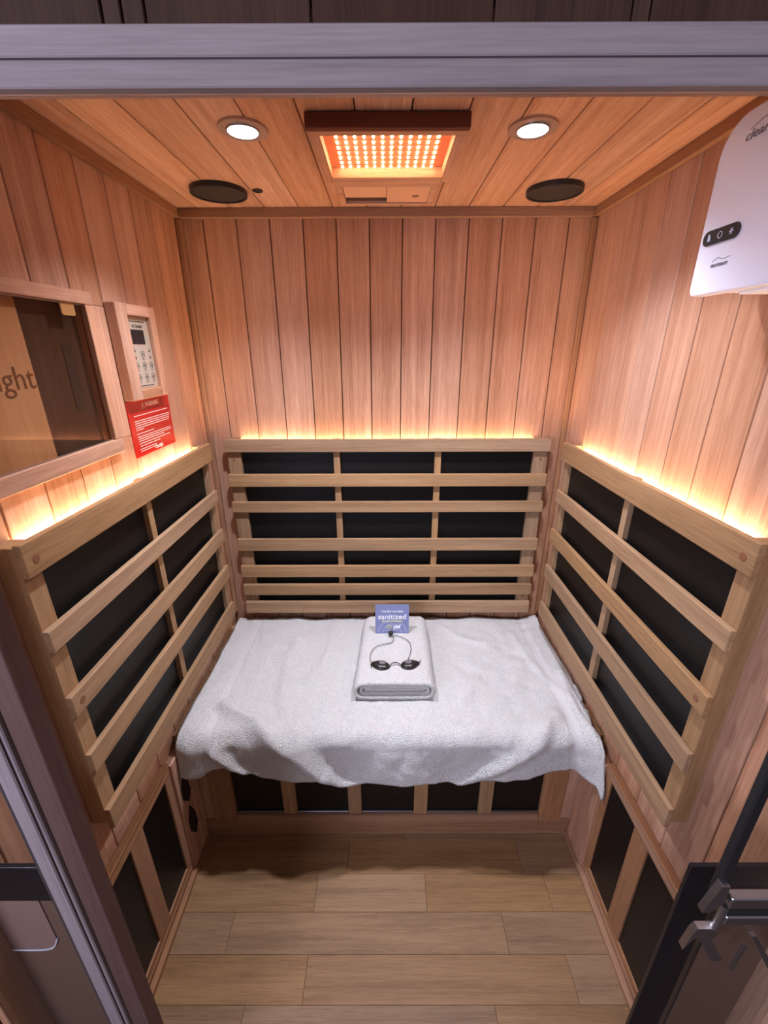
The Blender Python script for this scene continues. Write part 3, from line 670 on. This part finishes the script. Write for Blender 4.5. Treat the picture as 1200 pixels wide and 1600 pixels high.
# ================================================================== LEFT WALL: GLAZED RECESS, CONTROL PANEL, WARNING SIGN
t = empty('glazed_cabinet', (-0.59, 0.69, 1.238), 'framed recess with tinted glass on the left wall, lettered board inside', 'cabinet')
fo = (-0.589, -0.576)
obj('frame_rail', bx(fo[0], fo[1], 0.435, 0.922, 1.2385, 1.268, 0.0012), wood_y, t)
obj('frame_rail', bx(fo[0], fo[1], 0.435, 0.922, 1.527, 1.550, 0.0012), wood_y, t)
obj('frame_stile', bx(fo[0], fo[1], 0.898, 0.922, 1.2685, 1.5265, 0.0012), wood_z, t)
obj('frame_stile', bx(fo[0], fo[1], 0.435, 0.465, 1.2685, 1.5265, 0.0012), wood_z, t)
obj('glass_pane', bx(-0.5885, -0.5845, 0.4655, 0.8975, 1.2685, 1.5265), smoke_m, t, 'tinted reflective glass pane')
obj('glass_edge', bx(-0.5835, -0.5815, 0.4655, 0.8975, 1.2685, 1.2700), steel_m, t); obj('glass_edge', bx(-0.5835, -0.5815, 0.4655, 0.8975, 1.5245, 1.5262), steel_m, t)
obj('lettered_board', bx(-0.603, -0.598, 0.4715, 0.755, 1.2635, 1.5285, 0.0008), tan_m, t, 'tan board with brown lettering')
obj('recess_box', bx(-0.700, -0.694, 0.471, 0.8965, 1.2635, 1.5285), groove_m, t)
bm = bx(-0.6935, -0.6035, 0.4705, 0.8965, 1.2622, 1.2632); bx(-0.6935, -0.6035, 0.4705, 0.8965, 1.5288, 1.5298, bm=bm); bx(-0.6935, -0.6035, 0.8957, 0.8967, 1.2635, 1.5285, bm=bm); bx(-0.6935, -0.6035, 0.4703, 0.4713, 1.2635, 1.5285, bm=bm)
obj('recess_lining', bm, brown_m, t)
hb = obj('dark_door', bx(-0.612, -0.606, 0.756, 0.8953, 1.2635, 1.5285, 0.0008), brown_z, t, 'dark brown inner door')
obj('pull_slot', prism(rrect(0.846, 0.868, 1.335, 1.455, 0.004), 0.002, (-0.606, 0, 0), (0, 1, 0), (0, 0, 1), (1, 0, 0)), black_m, hb, 'black recessed pull')
obj('clip', prism(rrect(0.836, 0.872, 1.505, 1.5275, (0.001, 0.001, 0.005, 0.005)), 0.003, (-0.5843, 0, 0), (0, 1, 0), (0, 0, 1), (1, 0, 0)), gold_m, t, 'brass glass clip')
text('lettering', 'Clearlight', 0.052, (-0.5975, 0.648, 1.402), (0, 1, 0), (0, 0, 1), brown_ink, t, bold=-0.0002, width=0.205, label='large brown lettering')

# control panel: shallow box, bevelled
t = empty('control_panel', (-0.589, 1.09, 1.335), 'wooden boxed control panel with cream keypad and dark display on the left wall', 'control panel')
x0, x1 = -0.5893, -0.565
bm = bmesh.new()
def frame4(bm, yo0, yo1, zo0, zo1, yi0, yi1, zi0, zi1, xo, xi):
    """picture frame: front face at xi, outer skirt sloping back to the wall"""
    pass
for nm, (a0, a1, c0, c1_) in (('frame_stile', (0.978, 1.018, 1.338, 1.540)), ('frame_stile', (1.1135, 1.138, 1.338, 1.540)), ('frame_rail', (1.0185, 1.113, 1.5165, 1.540)), ('frame_rail', (1.0185, 1.113, 1.338, 1.3605))):
    obj(nm, bx(x0, x1, a0, a1, c0, c1_, 0.0018), wood_z if nm == 'frame_stile' else wood_y, t)
obj('keypad', bx(x0, -0.5755, 1.0185, 1.113, 1.361, 1.516, 0.0004), cream_m, t, 'cream keypad')
obj('display', bx(-0.5754, -0.5742, 1.029, 1.088, 1.458, 1.489, 0.0003), black_m, t, 'dark display window')
EY, EZ = (0, 1, 0), (0, 0, 1); kx = -0.5753
text('lettering', 'by Clearlight', 0.0095, (kx, 1.066, 1.4965), EY, EZ, ink_m, t, width=0.042)
obj('small_print', bx(-0.5754, -0.575, 1.030, 1.101, 1.5055, 1.5075), ink_m, t)
ic = bmesh.new(); inner = []
def circ_icon(bm, y, z, r_, w_=0.0007):
    P = [(kx, y + r_ * math.cos(a), z + r_ * math.sin(a)) for a in [2 * math.pi * k / 16 for k in range(17)]]; tube(P, w_, 4, bm)
for (y, z) in ((1.036, 1.411), (1.068, 1.411), (1.098, 1.411), (1.036, 1.385), (1.068, 1.385), (1.098, 1.385), (1.068, 1.436)): 
    b = bmesh.new(); circ_icon(b, y, z, 0.0072); circ_icon(b, y, z, 0.0022, 0.0009); bx(kx - 0.0001, kx + 0.0003, y - 0.005, y + 0.005, z - 0.0115, z - 0.0102, bm=b)
    obj('key_icon', b, ink_m, t)
for y in (1.036, 1.100):
    b = prism([(y - 0.004, 1.441), (y + 0.004, 1.441), (y, 1.448)], 0.0004, (kx, 0, 0), EY, EZ, (1, 0, 0)); prism([(y - 0.004, 1.431), (y + 0.004, 1.431), (y, 1.424)], 0.0004, (kx, 0, 0), EY, EZ, (1, 0, 0), bm=b)
    obj('arrow_icon', b, ink_m, t)
obj('small_print', bx(-0.5754, -0.575, 1.035, 1.095, 1.3655, 1.367), ink_m, t)

# warning sign
t = empty('warning_sign', (-0.5885, 1.077, 1.207), 'glossy red warning sign with white print under the control panel', 'sign')
obj('plate', bx(-0.5893, -0.5868, 0.978, 1.175, 1.207, 1.3365, 0.0006), red_m, t)
sxk = -0.5866
text('lettering', 'WARNING', 0.0165, (sxk, 1.089, 1.322), EY, EZ, wink_m, t, bold=0.0, width=0.066)
b = bmesh.new(); P = [(sxk, 1.0375, 1.3155), (sxk, 1.0525, 1.3155), (sxk, 1.045, 1.3285), (sxk, 1.0375, 1.3155)]; tube(P, 0.0007, 4, b); bx(sxk - 0.0002, sxk + 0.0004, 1.0443, 1.0457, 1.3185, 1.3245, bm=b)
obj('hazard_symbol', b, wink_m, t)
ln = bmesh.new()
rows = [(0.998, 1.158, 1.301), (0.997, 1.165, 1.289), (0.997, 1.163, 1.284), (0.997, 1.16, 1.279), (0.997, 1.158, 1.274), (0.997, 1.03, 1.269), (0.997, 1.075, 1.260), (0.997, 1.158, 1.253), (0.999, 1.162, 1.248), (0.999, 1.12, 1.243), (0.999, 1.15, 1.237), (1.001, 1.095, 1.231), (0.997, 1.075, 1.224), (1.0, 1.07, 1.219)]
for a, b_, z in rows:
    y = a
    while y < b_:
        w_ = random.uniform(0.006, 0.016); e_ = min(y + w_, b_); bx(sxk - 0.0001, sxk + 0.0003, y, e_, z - 0.0009, z + 0.0009, bm=ln); y = e_ + 0.0018
so = obj('fine_print', ln, wink_m, t); so['kind'] = 'stuff'
text('lettering', 'Clearlight', 0.0125, (sxk, 1.085, 1.2165), EY, EZ, wink_m, t, bold=0.0002, width=0.040)

# ================================================================== WHITE SALT THERAPY UNIT, RIGHT WALL
t = empty('salt_therapy_unit', (0.59, 0.61, 1.52), 'rounded white wall unit with black three button strip on the right wall', 'device')
# outline in (y, z): far edge near y=.777, near edge off to the front
ol = rrect(0.43, 0.777, 1.523, 1.747, (0.045, 0.03, 0.03, 0.012), 10)
def slab(xa, xb, pts, bev):
    bm = prism(pts, abs(xb - xa), (xa, 0, 0), (0, 1, 0), (0, 0, 1), (1, 0, 0))
    ed = [e_ for e_ in bm.edges if abs(e_.verts[0].co.x - e_.verts[1].co.x) < 1e-6]
    bmesh.ops.bevel(bm, geom=ed, offset=bev, segments=3, affect='EDGES', profile=0.6); return bm
obj('front_shell', slab(0.490, 0.512, ol, 0.004), white_m, t, smooth=False)
ol2 = rrect(0.434, 0.772, 1.528, 1.742, (0.042, 0.03, 0.03, 0.010), 10)
obj('body', slab(0.5125, 0.560, ol2, 0.002), white_m, t)
obj('wall_bracket', bx(0.5605, 0.5895, 0.46, 0.74, 1.545, 1.72, 0.003), white_m, t)
obj('outlet_tray', bx(0.513, 0.556, 0.47, 0.70, 1.5195, 1.5275, 0.002), white_m, t)
NY, PZ = (0, -1, 0), (0, 0, 1)
bs = obj('button_strip', prism(rrect(-0.7665, -0.694, 1.5915, 1.6115, 0.0099, 8), 0.002, (0.4895, 0, 0), NY, PZ, (-1, 0, 0)), black_m, t, 'black pill shaped button strip')
ux = 0.4868
b = bmesh.new(); tube([(ux, 0.730 + 0.0042 * math.cos(a), 1.6015 + 0.0042 * math.sin(a)) for a in [2 * math.pi * k / 16 for k in range(17)]], 0.0005, 4, b); obj('power_icon', b, white_m, bs)
b = bmesh.new()
for k in range(3):
    a = math.pi * k / 3; tube([(ux, 0.708 - 0.0042 * math.cos(a), 1.6015 - 0.0042 * math.sin(a)), (ux, 0.708 + 0.0042 * math.cos(a), 1.6015 + 0.0042 * math.sin(a))], 0.0005, 4, b)
obj('fan_icon', b, white_m, bs)
b = bmesh.new(); tube([(ux, 0.753, 1.597), (ux, 0.753, 1.606)], 0.0014, 6, b); tube([(ux, 0.750, 1.597), (ux, 0.750, 1.603)], 0.0006, 4, b); obj('level_icon', b, white_m, bs)
ex_, ez_ = NY, PZ
grey_ink = plain('grey ink', rgb(120, 112, 116), 0.6)
text('lettering', 'HALOTHERAPY', 0.0062, (0.4895, 0.721, 1.5615), NY, PZ, grey_ink, t, width=0.034, label='small grey lettering')
obj('wave_mark', tube(spline([(0.4896, 0.737, 1.567), (0.4896, 0.727, 1.5715), (0.4896, 0.716, 1.5685), (0.4896, 0.703, 1.570)], 4), 0.0004, 4), grey_ink, t)
text('lettering', 'clearlight', 0.0155, (0.4895, 0.693, 1.7145), NY, PZ, grey_ink, t, width=0.072, shear=0.2)
obj('wave_mark', tube(spline([(0.4896, 0.722, 1.7215), (0.4896, 0.700, 1.7275), (0.4896, 0.678, 1.7235), (0.4896, 0.655, 1.727)], 4), 0.0006, 4), grey_ink, t)
